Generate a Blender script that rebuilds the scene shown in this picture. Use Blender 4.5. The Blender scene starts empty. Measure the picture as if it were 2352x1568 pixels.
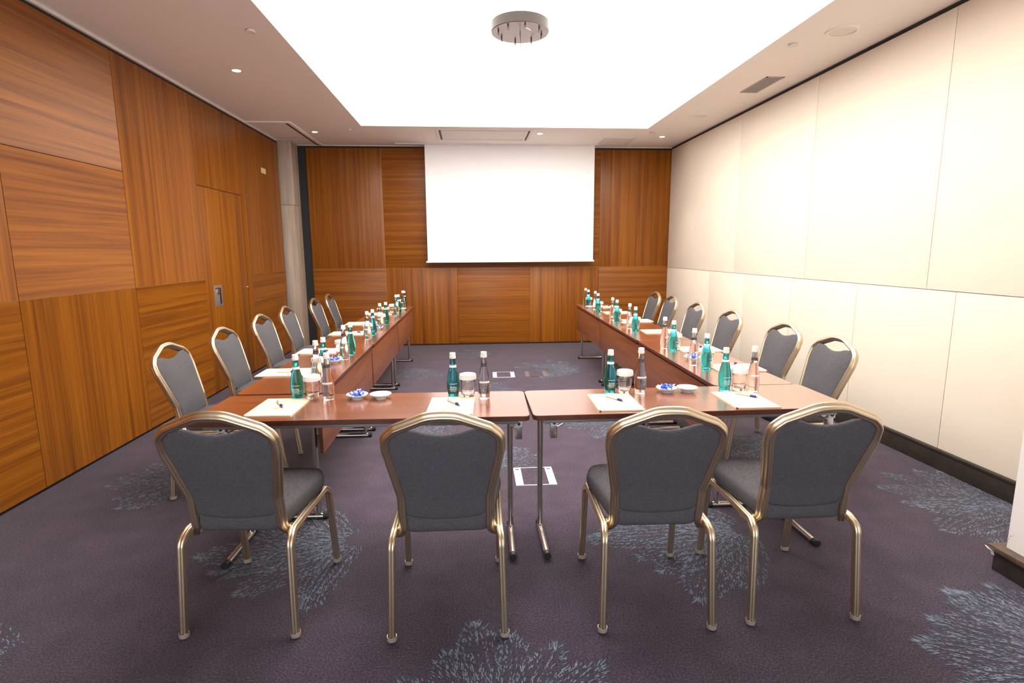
import bpy, bmesh, math, random
from mathutils import Vector, Matrix
SC = bpy.context.scene
COL = SC.collection
PI = math.pi
rad = math.radians
random.seed(7)

# ------------------------------------------------------------------ materials
def nmat(name):
    m = bpy.data.materials.new(name); m.use_nodes = True
    nt = m.node_tree
    return m, nt, nt.nodes['Principled BSDF']
def N(nt, kind, **kw):
    n = nt.nodes.new(kind)
    for k, v in kw.items():
        if k in n.inputs.keys() if hasattr(n.inputs, 'keys') else False: n.inputs[k].default_value = v
        else: setattr(n, k, v)
    return n
def ramp(nt, fac, stops):
    r = nt.nodes.new('ShaderNodeValToRGB'); e = r.color_ramp.elements
    while len(e) < len(stops): e.new(0.5)
    for i, (p, c) in enumerate(stops): e[i].position = p; e[i].color = (*c, 1)
    nt.links.new(fac, r.inputs['Fac']); return r
def mapped(nt, scale, rnd=False):
    tc = nt.nodes.new('ShaderNodeTexCoord'); mp = nt.nodes.new('ShaderNodeMapping')
    mp.inputs['Scale'].default_value = scale
    nt.links.new(tc.outputs['Object'], mp.inputs['Vector'])
    if rnd:
        at = nt.nodes.new('ShaderNodeAttribute'); at.attribute_name = 'rnd'
        mu = nt.nodes.new('ShaderNodeVectorMath'); mu.operation = 'MULTIPLY'
        mu.inputs[1].default_value = (17, 13, 11)
        nt.links.new(at.outputs['Vector'], mu.inputs[0]); nt.links.new(mu.outputs[0], mp.inputs['Location'])
    return mp
def bump(nt, b, h, strength, dist=0.002):
    n = nt.nodes.new('ShaderNodeBump'); n.inputs['Strength'].default_value = strength; n.inputs['Distance'].default_value = dist
    nt.links.new(h, n.inputs['Height']); nt.links.new(n.outputs['Normal'], b.inputs['Normal'])
def plain(name, col, rough=0.5, metal=0.0, spec=0.5, noise=0.0, nscale=40.0, bmp=0.0):
    m, nt, b = nmat(name)
    b.inputs['Base Color'].default_value = (*col, 1); b.inputs['Roughness'].default_value = rough
    b.inputs['Metallic'].default_value = metal; b.inputs['Specular IOR Level'].default_value = spec
    if noise or bmp:
        mp = mapped(nt, (1, 1, 1)); nz = nt.nodes.new('ShaderNodeTexNoise'); nz.inputs['Scale'].default_value = nscale
        nz.inputs['Detail'].default_value = 4
        nt.links.new(mp.outputs[0], nz.inputs['Vector'])
        if noise:
            r = ramp(nt, nz.outputs['Fac'], [(0.3, tuple(c*(1-noise) for c in col)), (0.7, tuple(min(1, c*(1+noise)) for c in col))])
            nt.links.new(r.outputs['Color'], b.inputs['Base Color'])
        if bmp: bump(nt, b, nz.outputs['Fac'], bmp)
    return m
def wood(name, scale, dark, mid, light, rough, spec=0.5, rnd=True):
    m, nt, b = nmat(name)
    mp = mapped(nt, scale, rnd)
    n1 = nt.nodes.new('ShaderNodeTexNoise'); n1.inputs['Scale'].default_value = 1.0; n1.inputs['Detail'].default_value = 6
    n1.inputs['Roughness'].default_value = 0.62; n1.inputs['Distortion'].default_value = 0.25
    n2 = nt.nodes.new('ShaderNodeTexNoise'); n2.inputs['Scale'].default_value = 5.0; n2.inputs['Detail'].default_value = 3
    nt.links.new(mp.outputs[0], n1.inputs['Vector']); nt.links.new(mp.outputs[0], n2.inputs['Vector'])
    mx = nt.nodes.new('ShaderNodeMath'); mx.operation = 'MULTIPLY_ADD'; mx.inputs[1].default_value = 0.3
    nt.links.new(n2.outputs['Fac'], mx.inputs[0])
    sc = nt.nodes.new('ShaderNodeMath'); sc.operation = 'MULTIPLY'; sc.inputs[1].default_value = 0.72
    nt.links.new(n1.outputs['Fac'], sc.inputs[0]); nt.links.new(sc.outputs[0], mx.inputs[2])
    r = ramp(nt, mx.outputs[0], [(0.34, dark), (0.5, mid), (0.66, light)])
    nt.links.new(r.outputs['Color'], b.inputs['Base Color'])
    b.inputs['Roughness'].default_value = rough; b.inputs['Specular IOR Level'].default_value = spec
    bump(nt, b, mx.outputs[0], 0.04, 0.001)
    return m
def glass(name, col, ior=1.45, rough=0.0):
    m, nt, b = nmat(name)
    b.inputs['Base Color'].default_value = (*col, 1); b.inputs['Roughness'].default_value = rough
    b.inputs['Transmission Weight'].default_value = 1.0; b.inputs['IOR'].default_value = ior
    return m
def emit(name, col, strength):
    m = bpy.data.materials.new(name); m.use_nodes = True; nt = m.node_tree
    nt.nodes.clear(); e = nt.nodes.new('ShaderNodeEmission'); o = nt.nodes.new('ShaderNodeOutputMaterial')
    e.inputs['Color'].default_value = (*col, 1); e.inputs['Strength'].default_value = strength
    nt.links.new(e.outputs[0], o.inputs['Surface']); return m

WD, WM, WL = (0.1092, 0.0286, 0.0030), (0.2079, 0.0625, 0.0044), (0.2940, 0.0986, 0.0065)
M = {}
M['wood_x'] = wood('wall veneer grain along x', (0.35, 20, 27), WD, WM, WL, 0.34, spec=0.30)       # grain along x (back wall)
M['wood_y'] = wood('wall veneer grain along y', (20, 0.35, 27), WD, WM, WL, 0.34, spec=0.30)       # grain along y (side wall)
M['wood_zx'] = wood('wall veneer upright grain back', (20, 20, 0.3), WD, WM, WL, 0.34, spec=0.30)
M['black'] = plain('black gap', (0.008, 0.008, 0.010), 0.6)
M['cream'] = plain('cream wall fabric panel', (0.74, 0.655, 0.55), 0.62, spec=0.3, noise=0.015, nscale=5)
M['groove'] = plain('panel joint', (0.45, 0.36, 0.27), 0.8)
M['pale_joint'] = plain('pale veneer edge', (0.4000, 0.1920, 0.0680), 0.5)
M['wood_joint'] = plain('veneer joint', (0.06, 0.02, 0.008), 0.6)
M['white_wall'] = plain('white wall paint', (0.85, 0.79, 0.76), 0.7, spec=0.3, bmp=0.02)
M['ceil'] = plain('ceiling paint', (0.92, 0.86, 0.80), 0.85, spec=0.2)
M['ceil_trim'] = plain('ceiling fitting paint', (0.80, 0.73, 0.68), 0.6)
M['gap_shade_dark_trim'] = plain('fitting gap', (0.12, 0.09, 0.08), 0.8)  # shade painted into ceiling fitting gaps; also the floor box's own dark strips
M['grille'] = plain('grille paint', (0.42, 0.37, 0.35), 0.5)
M['skirt'] = plain('dark stained skirting', (0.0280, 0.0208, 0.0160), 0.45, noise=0.3, nscale=20)
M['skirt_cap'] = plain('skirting cap', (0.0800, 0.0480, 0.0336), 0.4, noise=0.3, nscale=30)
M['plaster'] = plain('bare plaster', (0.8, 0.8, 0.78), 0.9)
M['stone'] = wood('travertine', (9, 9, 0.5), (0.2808, 0.2106, 0.1560), (0.4056, 0.3198, 0.2496), (0.4992, 0.4134, 0.3354), 0.4)
M['screen'] = plain('projection screen fabric', (0.96, 0.95, 0.97), 0.9, spec=0.1)
M['white_plastic'] = plain('white plastic', (0.85, 0.83, 0.80), 0.4)
M['gold'] = plain('champagne gold metal', (0.6992, 0.5704, 0.3956), 0.34, 1.0)
M['chrome'] = plain('nickel plated steel', (0.62, 0.58, 0.54), 0.20, 1.0)
M['steel'] = plain('grey painted steel', (0.30, 0.28, 0.27), 0.4, 0.6)
M['rubber'] = plain('black rubber', (0.012, 0.012, 0.013), 0.5)
M['glide'] = plain('clear plastic glide', (0.42, 0.36, 0.30), 0.12, 0.3)
M['canopy_rim'] = plain('brown bronze rim', (0.0248, 0.0154, 0.0116), 0.5, 0.0, spec=0.3)
M['canopy'] = plain('brushed bronze metal', (0.3570, 0.3145, 0.3060), 0.32, 1.0)
M['darkmetal'] = plain('dark metal', (0.12, 0.08, 0.07), 0.4, 0.8)
M['table_top'] = wood('walnut laminate top', (0.9, 26, 26), (0.1296, 0.0303, 0.0087), (0.2125, 0.0532, 0.0152), (0.3007, 0.0845, 0.0260), 0.20, spec=0.75, rnd=True)
cb_ = M['table_top'].node_tree.nodes['Principled BSDF']
cb_.inputs['Coat Weight'].default_value = 1.0; cb_.inputs['Coat IOR'].default_value = 2.2; cb_.inputs['Coat Roughness'].default_value = 0.2
M['table_edge'] = plain('walnut edge band', (0.1020, 0.0255, 0.0119), 0.35, noise=0.2, nscale=15)
M['table_side'] = wood('walnut laminate panel', (0.9, 26, 26), (0.1320, 0.0405, 0.0176), (0.2024, 0.0669, 0.0299), (0.2728, 0.0986, 0.0466), 0.35, rnd=True)
M['paper'] = plain('cream paper', (0.74, 0.64, 0.46), 0.7, spec=0.2)
M['paper_edge'] = plain('folder back', (0.70, 0.57, 0.36), 0.7)
M['goldfoil'] = plain('gold foil print', (0.62, 0.42, 0.12), 0.4, 0.5)
M['pen_blue'] = plain('blue pen plastic', (0.02, 0.025, 0.22), 0.25)
M['pen_body'] = plain('pale pen barrel', (0.72, 0.66, 0.55), 0.25)
M['porcelain'] = plain('white porcelain', (0.88, 0.85, 0.82), 0.15)
M['candy_blue'] = plain('blue candy wrapper', (0.03, 0.09, 0.55), 0.25)
M['candy_white'] = plain('white candy wrapper', (0.85, 0.87, 0.92), 0.25)
M['teal'] = glass('teal bottle glass', (0.085, 0.68, 0.77), 1.36)
M['clear'] = glass('clear bottle glass', (0.95, 0.93, 0.93), 1.36)
M['tumbler'] = glass('tumbler glass', (0.99, 0.98, 0.97), 1.45)
M['cap'] = plain('white bottle cap', (0.86, 0.84, 0.80), 0.35)
M['capring'] = plain('grey neck ring', (0.06, 0.055, 0.06), 0.4)
M['print'] = plain('white print', (0.88, 0.93, 0.93), 0.5)
M['print_dark'] = plain('grey print', (0.10, 0.10, 0.14), 0.5)
M['lid'] = plain('white paper lid', (0.92, 0.90, 0.86), 0.8)
M['alu'] = plain('pale aluminium', (0.80, 0.76, 0.77), 0.4, 0.3)
M['sticker'] = plain('pale yellow sticker', (0.62, 0.50, 0.26), 0.6)
M['lens'] = emit('downlight lens', (1.0, 0.93, 0.82), 40)
M['window_fill'] = emit('window fill glow', (0.86, 0.93, 1.0), 3.7)  # fill glow for the window added behind the camera
M['panel'] = emit('glowing ceiling membrane', (1.0, 0.94, 0.87), 5.9)

# chair upholstery: fine two tone weave
def fabric():
    m, nt, b = nmat('charcoal woven fabric')
    mp = mapped(nt, (1, 1, 1)); n = nt.nodes.new('ShaderNodeTexNoise'); n.inputs['Scale'].default_value = 420
    n.inputs['Detail'].default_value = 2; nt.links.new(mp.outputs[0], n.inputs['Vector'])
    mp2 = mapped(nt, (90, 90, 900)); n2 = nt.nodes.new('ShaderNodeTexNoise'); n2.inputs['Scale'].default_value = 1
    nt.links.new(mp2.outputs[0], n2.inputs['Vector'])
    a = nt.nodes.new('ShaderNodeMath'); a.operation = 'MULTIPLY_ADD'; a.inputs[1].default_value = 0.5
    h = nt.nodes.new('ShaderNodeMath'); h.operation = 'MULTIPLY'; h.inputs[1].default_value = 0.5
    nt.links.new(n2.outputs['Fac'], h.inputs[0]); nt.links.new(n.outputs['Fac'], a.inputs[0]); nt.links.new(h.outputs[0], a.inputs[2])
    r = ramp(nt, a.outputs[0], [(0.36, (0.056, 0.054, 0.061)), (0.64, (0.114, 0.106, 0.112))])
    nt.links.new(r.outputs['Color'], b.inputs['Base Color'])
    b.inputs['Roughness'].default_value = 0.9; b.inputs['Specular IOR Level'].default_value = 0.15
    bump(nt, b, a.outputs[0], 0.25, 0.0006)
    return m
M['fabric'] = fabric()
M['fabric_under'] = plain('black underside cloth', (0.015, 0.016, 0.02), 0.8)
def carpet(name, c0, c1, c2):
    m, nt, b = nmat(name)
    mp = mapped(nt, (1, 1, 1))
    n = nt.nodes.new('ShaderNodeTexNoise'); n.inputs['Scale'].default_value = 130; n.inputs['Detail'].default_value = 3; n.inputs['Roughness'].default_value = 0.7
    w = nt.nodes.new('ShaderNodeTexNoise'); w.inputs['Scale'].default_value = 5.5; w.inputs['Detail'].default_value = 3
    nt.links.new(mp.outputs[0], n.inputs['Vector']); nt.links.new(mp.outputs[0], w.inputs['Vector'])
    a = nt.nodes.new('ShaderNodeMath'); a.operation = 'MULTIPLY_ADD'; a.inputs[1].default_value = 0.18
    h = nt.nodes.new('ShaderNodeMath'); h.operation = 'MULTIPLY'; h.inputs[1].default_value = 0.82
    nt.links.new(n.outputs['Fac'], h.inputs[0]); nt.links.new(w.outputs['Fac'], a.inputs[0]); nt.links.new(h.outputs[0], a.inputs[2])
    r = ramp(nt, a.outputs[0], [(0.34, c0), (0.5, c1), (0.66, c2)])
    nt.links.new(r.outputs['Color'], b.inputs['Base Color'])
    b.inputs['Roughness'].default_value = 0.95; b.inputs['Specular IOR Level'].default_value = 0.1
    b.inputs['Sheen Weight'].default_value = 0.15
    bump(nt, b, n.outputs['Fac'], 0.5, 0.004)
    return m
M['carpet'] = carpet('purple grey carpet', (0.0182, 0.0123, 0.0217), (0.0492, 0.0343, 0.0529), (0.1021, 0.0739, 0.1038))
M['leaf_dark'] = carpet('slate carpet yarn', (0.0229, 0.0238, 0.0352), (0.0440, 0.0458, 0.0642), (0.0739, 0.0774, 0.1021))
M['leaf_light'] = carpet('pale blue carpet yarn', (0.1160, 0.1348, 0.1824), (0.1768, 0.2045, 0.2596), (0.2431, 0.2762, 0.3426))

# ------------------------------------------------------------------ mesh helpers
class MB:
    def __init__(s): s.v = []; s.f = []; s.m = []; s.r = []
    def add(s, verts, faces, mi=0, mat=None, rnd=0.0):
        o = len(s.v)
        s.v += [tuple(mat @ Vector(p)) if mat else tuple(p) for p in verts]
        s.f += [tuple(i + o for i in f) for f in faces]
        s.m += [mi]*len(faces); s.r += [rnd]*len(faces)
    def box(s, lo, hi, mi=0, mat=None, rnd=0.0, bev=0.0):
        if bev:
            bm = bmesh.new(); bmesh.ops.create_cube(bm, size=1.0)
            for v in bm.verts: v.co = Vector([lo[i] + (v.co[i] + .5)*(hi[i]-lo[i]) for i in range(3)])
            bmesh.ops.bevel(bm, geom=list(bm.edges), offset=bev, segments=2, profile=0.6, affect='EDGES')
            bm.verts.index_update()
            s.add([v.co.copy() for v in bm.verts], [[v.index for v in f.verts] for f in bm.faces], mi, mat, rnd); bm.free(); return
        x0, y0, z0 = lo; x1, y1, z1 = hi
        v = [(x0,y0,z0),(x1,y0,z0),(x1,y1,z0),(x0,y1,z0),(x0,y0,z1),(x1,y0,z1),(x1,y1,z1),(x0,y1,z1)]
        s.add(v, [(0,3,2,1),(4,5,6,7),(0,1,5,4),(1,2,6,5),(2,3,7,6),(3,0,4,7)], mi, mat, rnd)
    def lathe(s, prof, seg=24, mi=0, mat=None, mis=None):
        v = []; f = []; idx = []
        for r, z in prof:
            if r < 1e-6: idx.append([len(v)]*seg); v.append((0, 0, z))
            else:
                idx.append([len(v)+k for k in range(seg)])
                v += [(r*math.cos(2*PI*k/seg), r*math.sin(2*PI*k/seg), z) for k in range(seg)]
        o = len(s.v)
        s.v += [tuple(mat @ Vector(p)) if mat else p for p in v]
        for i in range(len(prof)-1):
            for k in range(seg):
                q = [idx[i][k], idx[i][(k+1) % seg], idx[i+1][(k+1) % seg], idx[i+1][k]]
                q = list(dict.fromkeys(q))
                if len(q) > 2: s.f.append(tuple(o+a for a in q)); s.m.append(mis[i] if mis else mi); s.r.append(0.0)
    def sweep(s, path, prof, n0, mi=0, cap=True, scale=None):
        P = [Vector(p) for p in path]; n = len(P); m = len(prof); o = len(s.v)
        T = [(P[min(i+1, n-1)] - P[max(i-1, 0)]).normalized() for i in range(n)]
        Nv = Vector(n0); Nv = (Nv - T[0]*Nv.dot(T[0])).normalized()
        for i in range(n):
            if i: Nv = (Nv - T[i]*Nv.dot(T[i])).normalized()
            B = T[i].cross(Nv); k = scale[i] if scale else 1.0
            s.v += [tuple(P[i] + Nv*(a*k) + B*(b*k)) for a, b in prof]
        for i in range(n-1):
            for j in range(m):
                j2 = (j+1) % m
                s.f.append((o+i*m+j, o+i*m+j2, o+(i+1)*m+j2, o+(i+1)*m+j)); s.m.append(mi); s.r.append(0.0)
        if cap:
            s.f.append(tuple(o+j for j in reversed(range(m)))); s.f.append(tuple(o+(n-1)*m+j for j in range(m)))
            s.m += [mi, mi]; s.r += [0.0, 0.0]
    def build(s, name, mats, parent=None, smooth=True, angle=38, **props):
        me = bpy.data.meshes.new(name); me.from_pydata(s.v, [], s.f)
        for m in (mats if isinstance(mats, (list, tuple)) else [mats]): me.materials.append(M[m] if isinstance(m, str) else m)
        me.polygons.foreach_set('material_index', s.m)
        if any(s.r):
            a = me.attributes.new('rnd', 'FLOAT', 'FACE'); a.data.foreach_set('value', s.r)
        bm = bmesh.new(); bm.from_mesh(me); bmesh.ops.recalc_face_normals(bm, faces=bm.faces); bm.to_mesh(me); bm.free()
        if smooth: me.shade_smooth(); me.set_sharp_from_angle(angle=rad(angle))
        ob = bpy.data.objects.new(name, me); COL.objects.link(ob)
        if parent: ob.parent = parent
        for k, v in props.items(): ob[k] = v
        return ob
def circ(r, n=12): return [(r*math.cos(2*PI*k/n), r*math.sin(2*PI*k/n)) for k in range(n)]
def rounded(path, radii, n=6):
    """polyline with filleted corners"""
    P = [Vector(p) for p in path]; out = [P[0]]
    for i in range(1, len(P)-1):
        r = radii[i-1] if isinstance(radii, (list, tuple)) else radii
        a = (P[i-1]-P[i]); b = (P[i+1]-P[i]); la, lb = a.length, b.length
        a.normalize(); b.normalize(); ang = a.angle(b)
        d = min(r/math.tan(ang/2), la*0.49, lb*0.49) if ang < 3.1 else 0
        if d < 1e-5: out.append(P[i]); continue
        p0 = P[i]+a*d; p1 = P[i]+b*d
        for k in range(n+1):
            t = k/n; out.append(p0*(1-t)**2 + P[i]*2*t*(1-t) + p1*t*t)
    out.append(P[-1]); return out
def empty(name, loc=(0, 0, 0), rz=0.0, **props):
    o = bpy.data.objects.new(name, None); COL.objects.link(o); o.location = loc; o.rotation_euler = (0, 0, rz)
    o.empty_display_size = 0.1
    for k, v in props.items(): o[k] = v
    return o
def dup(root, loc, rz, **props):
    kids = [c for c in COL.objects if c.parent == root]
    r = root.copy(); COL.objects.link(r); r.location = loc; r.rotation_euler = (0, 0, rz)
    for k, v in props.items(): r[k] = v
    for ch in kids:
        gk = [g for g in COL.objects if g.parent == ch]
        c = ch.copy(); COL.objects.link(c); c.parent = r
        for g in gk:
            d = g.copy(); COL.objects.link(d); d.parent = c
    return r

# ------------------------------------------------------------------ room
XL, XR, YB, H = -2.673, 3.120, 8.721, 3.014
YN = -2.8
RX0, RX1, RY0, RY1, RZ = -1.331, 2.317, 2.2, 7.402, 3.215

# --- carpet with woven coral-like sprays
fl = MB()
fl.box((XL-0.2, YN-0.1, -0.05), (XR+0.2, YB+0.1, 0.0), 0)
def spray(cx, cy, size, ang, spread, nf, seed, dens=1.0):
    rg = random.Random(seed)
    z0 = 0.0006
    for i in range(nf):
        t = (i/(nf-1) - 0.5) if nf > 1 else 0
        a0 = ang + t*spread + rg.uniform(-0.08, 0.08)
        L = size*(1.0 - 0.55*abs(t)**1.3)*rg.uniform(0.78, 1.08)
        bend = rg.uniform(-0.4, 0.4) + t*0.9
        w0 = size*rg.uniform(0.13, 0.20)
        # spine
        n = 26; pts = []; x, y, a = cx + math.cos(a0)*size*0.06, cy + math.sin(a0)*size*0.06, a0
        for k in range(n+1):
            pts.append((x, y, a)); x += math.cos(a)*L/n; y += math.sin(a)*L/n; a += bend/n
        cnt = int(L*w0*2*dens*6400)
        for _ in range(cnt):
            u = rg.random()**0.85; k = min(int(u*n), n-1); fx, fy, fa = pts[k]
            x = fx + (pts[k+1][0]-fx)*(u*n-k); y = fy + (pts[k+1][1]-fy)*(u*n-k)
            wdt = w0*(0.35 + 0.65*math.sin(min(1, .12 + u*.88)*PI)**0.7)*(1 if u < .9 else (1-u)*8+.2)
            s = max(-1, min(1, round(rg.uniform(-1, 1)*3.5)/3.5 + rg.uniform(-.075, .075)))
            off = s*wdt
            px, py = x - math.sin(fa)*off, y + math.cos(fa)*off
            sa = fa + s*0.5 + rg.uniform(-0.22, 0.22)
            light = rg.random() < 0.36
            ln = rg.uniform(0.009, 0.022)*(1.0 if light else 1.2)*(2.2 if (abs(s) > 0.85 or u > .93) and rg.random() < .35 else 1)
            wd = rg.uniform(0.0026, 0.0046) if light else rg.uniform(0.008, 0.014)
            c, sn = math.cos(sa), math.sin(sa)
            z = z0 + (0.0006 if light else 0) + rg.random()*0.0003
            h2 = wd/2
            q = [(px - sn*h2*.6, py + c*h2*.6, z), (px + sn*h2*.6, py - c*h2*.6, z),
                 (px + c*ln*.5 + sn*h2, py + sn*ln*.5 - c*h2, z), (px + c*ln, py + sn*ln, z), (px + c*ln*.5 - sn*h2, py + sn*ln*.5 + c*h2, z)]
            fl.add(q, [(0, 1, 2, 3, 4)], 2 if light else 1)
SPR = [(0.06, 1.42, 0.58, 1.75, 2.6, 9, 1, 1), (2.38, 1.42, 0.80, 2.42, 2.2, 11, 21, 1.1), (-0.62, 2.72, 0.68, 3.45, 1.9, 9, 3, 1),
       (-1.72, 3.62, 0.62, 3.35, 1.6, 7, 4, .8), (1.42, 2.66, 0.80, 3.25, 1.7, 9, 5, .9), (3.10, 2.72, 0.68, 2.6, 1.7, 8, 6, .9),
       (1.36, 6.70, 0.78, 2.9, 1.6, 8, 7, .8), (0.12, 3.62, 0.42, 0.9, 1.5, 6, 8, .8), (1.38, 4.62, 0.70, 3.2, 1.3, 7, 9, .8),
       (2.35, 3.95, 0.65, 3.4, 1.6, 7, 10, .8), (0.30, 7.95, 0.6, 3.2, 1.4, 6, 11, .7), (-0.60, 6.95, 0.6, 4.2, 1.6, 6, 12, .7),
       (-1.72, 1.98, 0.45, 3.5, 1.5, 6, 13, .9), (0.40, 5.70, 0.5, 2.9, 1.5, 6, 14, .7), (-0.2, 4.75, 0.55, 3.9, 1.4, 6, 15, .7)]
for s in SPR: spray(*s)
fl.build('floor', ['carpet', 'leaf_dark', 'leaf_light'], smooth=False, kind='structure')

# --- ceiling slab with the rectangular recess
ce = MB()
for lo, hi in (((XL-.2, YN-.1, H), (RX0, YB+.2, H+.12)), ((RX1, YN-.1, H), (XR+.2, YB+.2, H+.12)),
               ((RX0, RY1, H), (RX1, YB+.2, H+.12)), ((RX0, YN-.1, H), (RX1, RY0, H+.12))): ce.box(lo, hi)
for lo, hi in (((RX0-.05, RY0-.05, H+.12), (RX0, RY1+.05, RZ)), ((RX1, RY0-.05, H+.12), (RX1+.05, RY1+.05, RZ)),
               ((RX0, RY1, H+.12), (RX1, RY1+.05, RZ)), ((RX0, RY0-.05, H+.12), (RX1, RY0, RZ))): ce.box(lo, hi)
ce.build('ceiling', 'ceil', smooth=False, kind='structure')
lp = MB(); lp.box((RX0-.05, RY0-.05, RZ), (RX1+.05, RY1+.05, RZ+.03))
lp.build('light_panel', 'panel', smooth=False, label='large glowing white rectangular light panel recessed in the ceiling', category='ceiling light')

# --- panelled walls
def panel_wall(name, panels, axis, plane, sign, zlo, gap=0.0019):
    """panels: (a0, a1, z0, z1, grain) ; grain 'h' or 'v'"""
    mb = MB(); i = 0
    for a0, a1, z0, z1, g in panels:
        i += 1; mi = 0 if g == 'h' else 1; r = 0.137*i + 0.05
        t = 0.018
        if axis == 'x': mb.box((a0+gap, plane, z0+gap), (a1-gap, plane+t*sign, z1-gap), mi, rnd=r, bev=0.001)
        else: mb.box((plane, a0+gap, z0+gap), (plane+t*sign, a1-gap, z1-gap), mi, rnd=r, bev=0.0015)
    return mb
RAIL = 1.192; ZB = 0.022
WTOP = 2.970
left = [(-2.35, -1.18, ZB, RAIL, 'v'), (-2.35, -1.18, RAIL, WTOP, 'h'), (-1.18, -0.01, ZB, RAIL, 'h'), (-1.18, -0.01, RAIL, WTOP, 'v'),
        (-0.01, 1.16, ZB, RAIL, 'v'), (-0.01, 1.16, RAIL, WTOP, 'h'), (1.16, 2.33, ZB, RAIL, 'h'), (1.16, 2.33, RAIL, WTOP, 'v'),
        (2.33, 3.50, ZB, RAIL, 'h'), (2.33, 3.50, RAIL, WTOP, 'v'), (3.50, 4.67, ZB, RAIL, 'v'), (3.50, 4.67, RAIL, 2.09, 'h'), (3.50, 4.67, 2.09, WTOP, 'h'),
        (4.67, 5.86, ZB, RAIL, 'h'), (4.67, 5.86, RAIL, WTOP, 'v'), (5.86, 6.93, 2.125, WTOP, 'v'),
        (6.93, 7.06, ZB, WTOP, 'v'), (7.06, 8.32, RAIL, WTOP, 'v'), (7.06, 8.32, ZB, RAIL, 'h')]
mb = panel_wall('wall_left', left, 'y', XL, -1, ZB)
mb.box((XL-.15, YN, 0), (XL-.012, 8.32, H), 2)
mb.box((XL-.0119, YN, ZB+.01), (XL-.006, 8.32, WTOP-.01), 4)
mb.box((XL-.012, YN, RAIL-.0015), (XL-.0012, 5.858, RAIL+.0015), 5); mb.box((XL-.012, 7.062, RAIL-.0015), (XL-.0012, 8.318, RAIL+.0015), 5)
mb.box((XL-.012, YN, H-.020), (XL+.010, 8.345, H), 3)
mb.box((XL-.15, 8.32, 0), (XL-.004, 8.345, H), 2)
mb.build('wall_left', ['wood_y', 'wood_zx', 'black', 'ceil_trim', 'wood_joint', 'pale_joint'], kind='structure')
# flush door leaf in that wall
dr = MB(); dr.box((XL-.018, 5.864, ZB), (XL, 6.926, 2.119), 0, rnd=0.77, bev=0.002)
door = dr.build('door_1', ['wood_zx'], kind='structure')
hb = MB()
hb.box((XL-.001, 6.03, 0.905), (XL+.004, 6.21, 1.125), 0, bev=0.0015)
hb.box((XL+.0035, 6.145, 0.925), (XL+.0055, 6.182, 1.095), 1); hb.box((XL+.0035, 6.05, 1.088), (XL+.0055, 6.15, 1.098), 1)
hb.build('flush_handle', ['steel', 'black'], door)
hl = MB(); hl.box((XL+.004, 6.085, 1.03), (XL+.010, 6.146, 1.086), 0, bev=0.002); hl.build('pull_lever', ['chrome'], door)
lk = MB(); lk.lathe([(0, .004), (.012, .004), (.014, 0)], 16, mat=Matrix.Translation((XL, 6.93, 1.053)) @ Matrix.Rotation(PI/2, 4, 'Y'))
lk.build('lock', ['chrome'], door)
# stone clad column in the far corner
cm = MB(); cm.box((-2.86, 8.40, 0), (-2.497, YB, 2.128), 0, bev=.004, rnd=.4); cm.box((-2.86, 8.40, 2.131), (-2.497, YB, H), 0, bev=.004, rnd=.9)
cm.build('wall_column', ['stone'], kind='structure')
# back wall
XS = [-2.392, -1.30, -0.206, 0.923, 2.013, XR]
back = [(XS[0], XS[1], RAIL+.015, 2.977, 'v'), (XS[1], XS[4], RAIL+.015, 2.977, 'h'), (XS[4], XS[5], RAIL+.015, 2.977, 'v')]
back += [(XS[i], XS[i+1], ZB, RAIL+.015, 'hvhvh'[i]) for i in range(5)]
mb = panel_wall('wall_back', back, 'x', YB, 1, ZB)
mb.box((-2.9, YB+.012, 0), (XR+.2, YB+.2, H), 2)
mb.box((-2.392, YB+.006, ZB+.01), (XR, YB+.0119, 2.94), 4)
mb.box((XS[1]-.0017, YB+.0012, ZB), (XS[1]+.0017, YB+.012, 2.977), 5); mb.box((XS[0], YB+.0012, RAIL+.0138), (XS[5], YB+.012, RAIL+.0162), 5)
mb.box((-2.497, YB-.03, 0), (-2.392, YB+.012, 2.99), 2)
mb.box((-2.497, YB-.008, H-.012), (XR, YB+.012, H), 3)
mb.build('wall_back', ['wood_x', 'wood_zx', 'black', 'ceil_trim', 'wood_joint', 'pale_joint'], kind='structure')
# cream padded wall
mb = MB(); g = 0.0022
def cpan(y0, y1, z0, z1): mb.box((XR, y0+g, z0+g), (XR+.015, y1-g, z1-g), 0, bev=0.0015)
ys = [-3.4, -2.04, -0.63, 0.79, 2.20, 3.612, 5.035, 6.45, 8.719]
for a, b in zip(ys, ys[1:]): cpan(a, b, RAIL-.003, 2.986)
ys = [-3.2, -2.25, -1.32, -0.38, 0.56, 1.50, 2.43, 3.37, 4.30, 5.24, 6.18, 7.12, 8.719]
for a, b in zip(ys, ys[1:]): cpan(a, b, 0.135, RAIL-.003)
mb.box((XR+.013, YN, 0), (XR+.2, YB+.2, H), 1)
mb.box((XR-.001, YN, 2.993), (XR+.013, YB, H-.004), 2)
mb.build('wall_right', ['cream', 'groove', 'black'], kind='structure')
bb = MB()
bb.box((XR-.018, YN, 0), (XR+.013, YB, .118), 0, bev=.003); bb.box((XR-.024, YN, .118), (XR+.013, YB, .136), 0, bev=.004)
bb.build('baseboard_right', ['skirt'], kind='structure')
# wall behind the camera and the projecting white wall with its skirting
WX0, WX1, WZ0, WZ1 = -2.60, 1.30, 0.10, 2.90
w = MB(); w.box((XL-.2, YN-.15, 0), (WX0, YN, H)); w.box((WX1, YN-.15, 0), (XR+.2, YN, H)); w.box((WX0, YN-.15, 0), (WX1, YN, WZ0)); w.box((WX0, YN-.15, WZ1), (WX1, YN, H))
w.build('wall_front', ['white_wall'], smooth=False, kind='structure')
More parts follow.
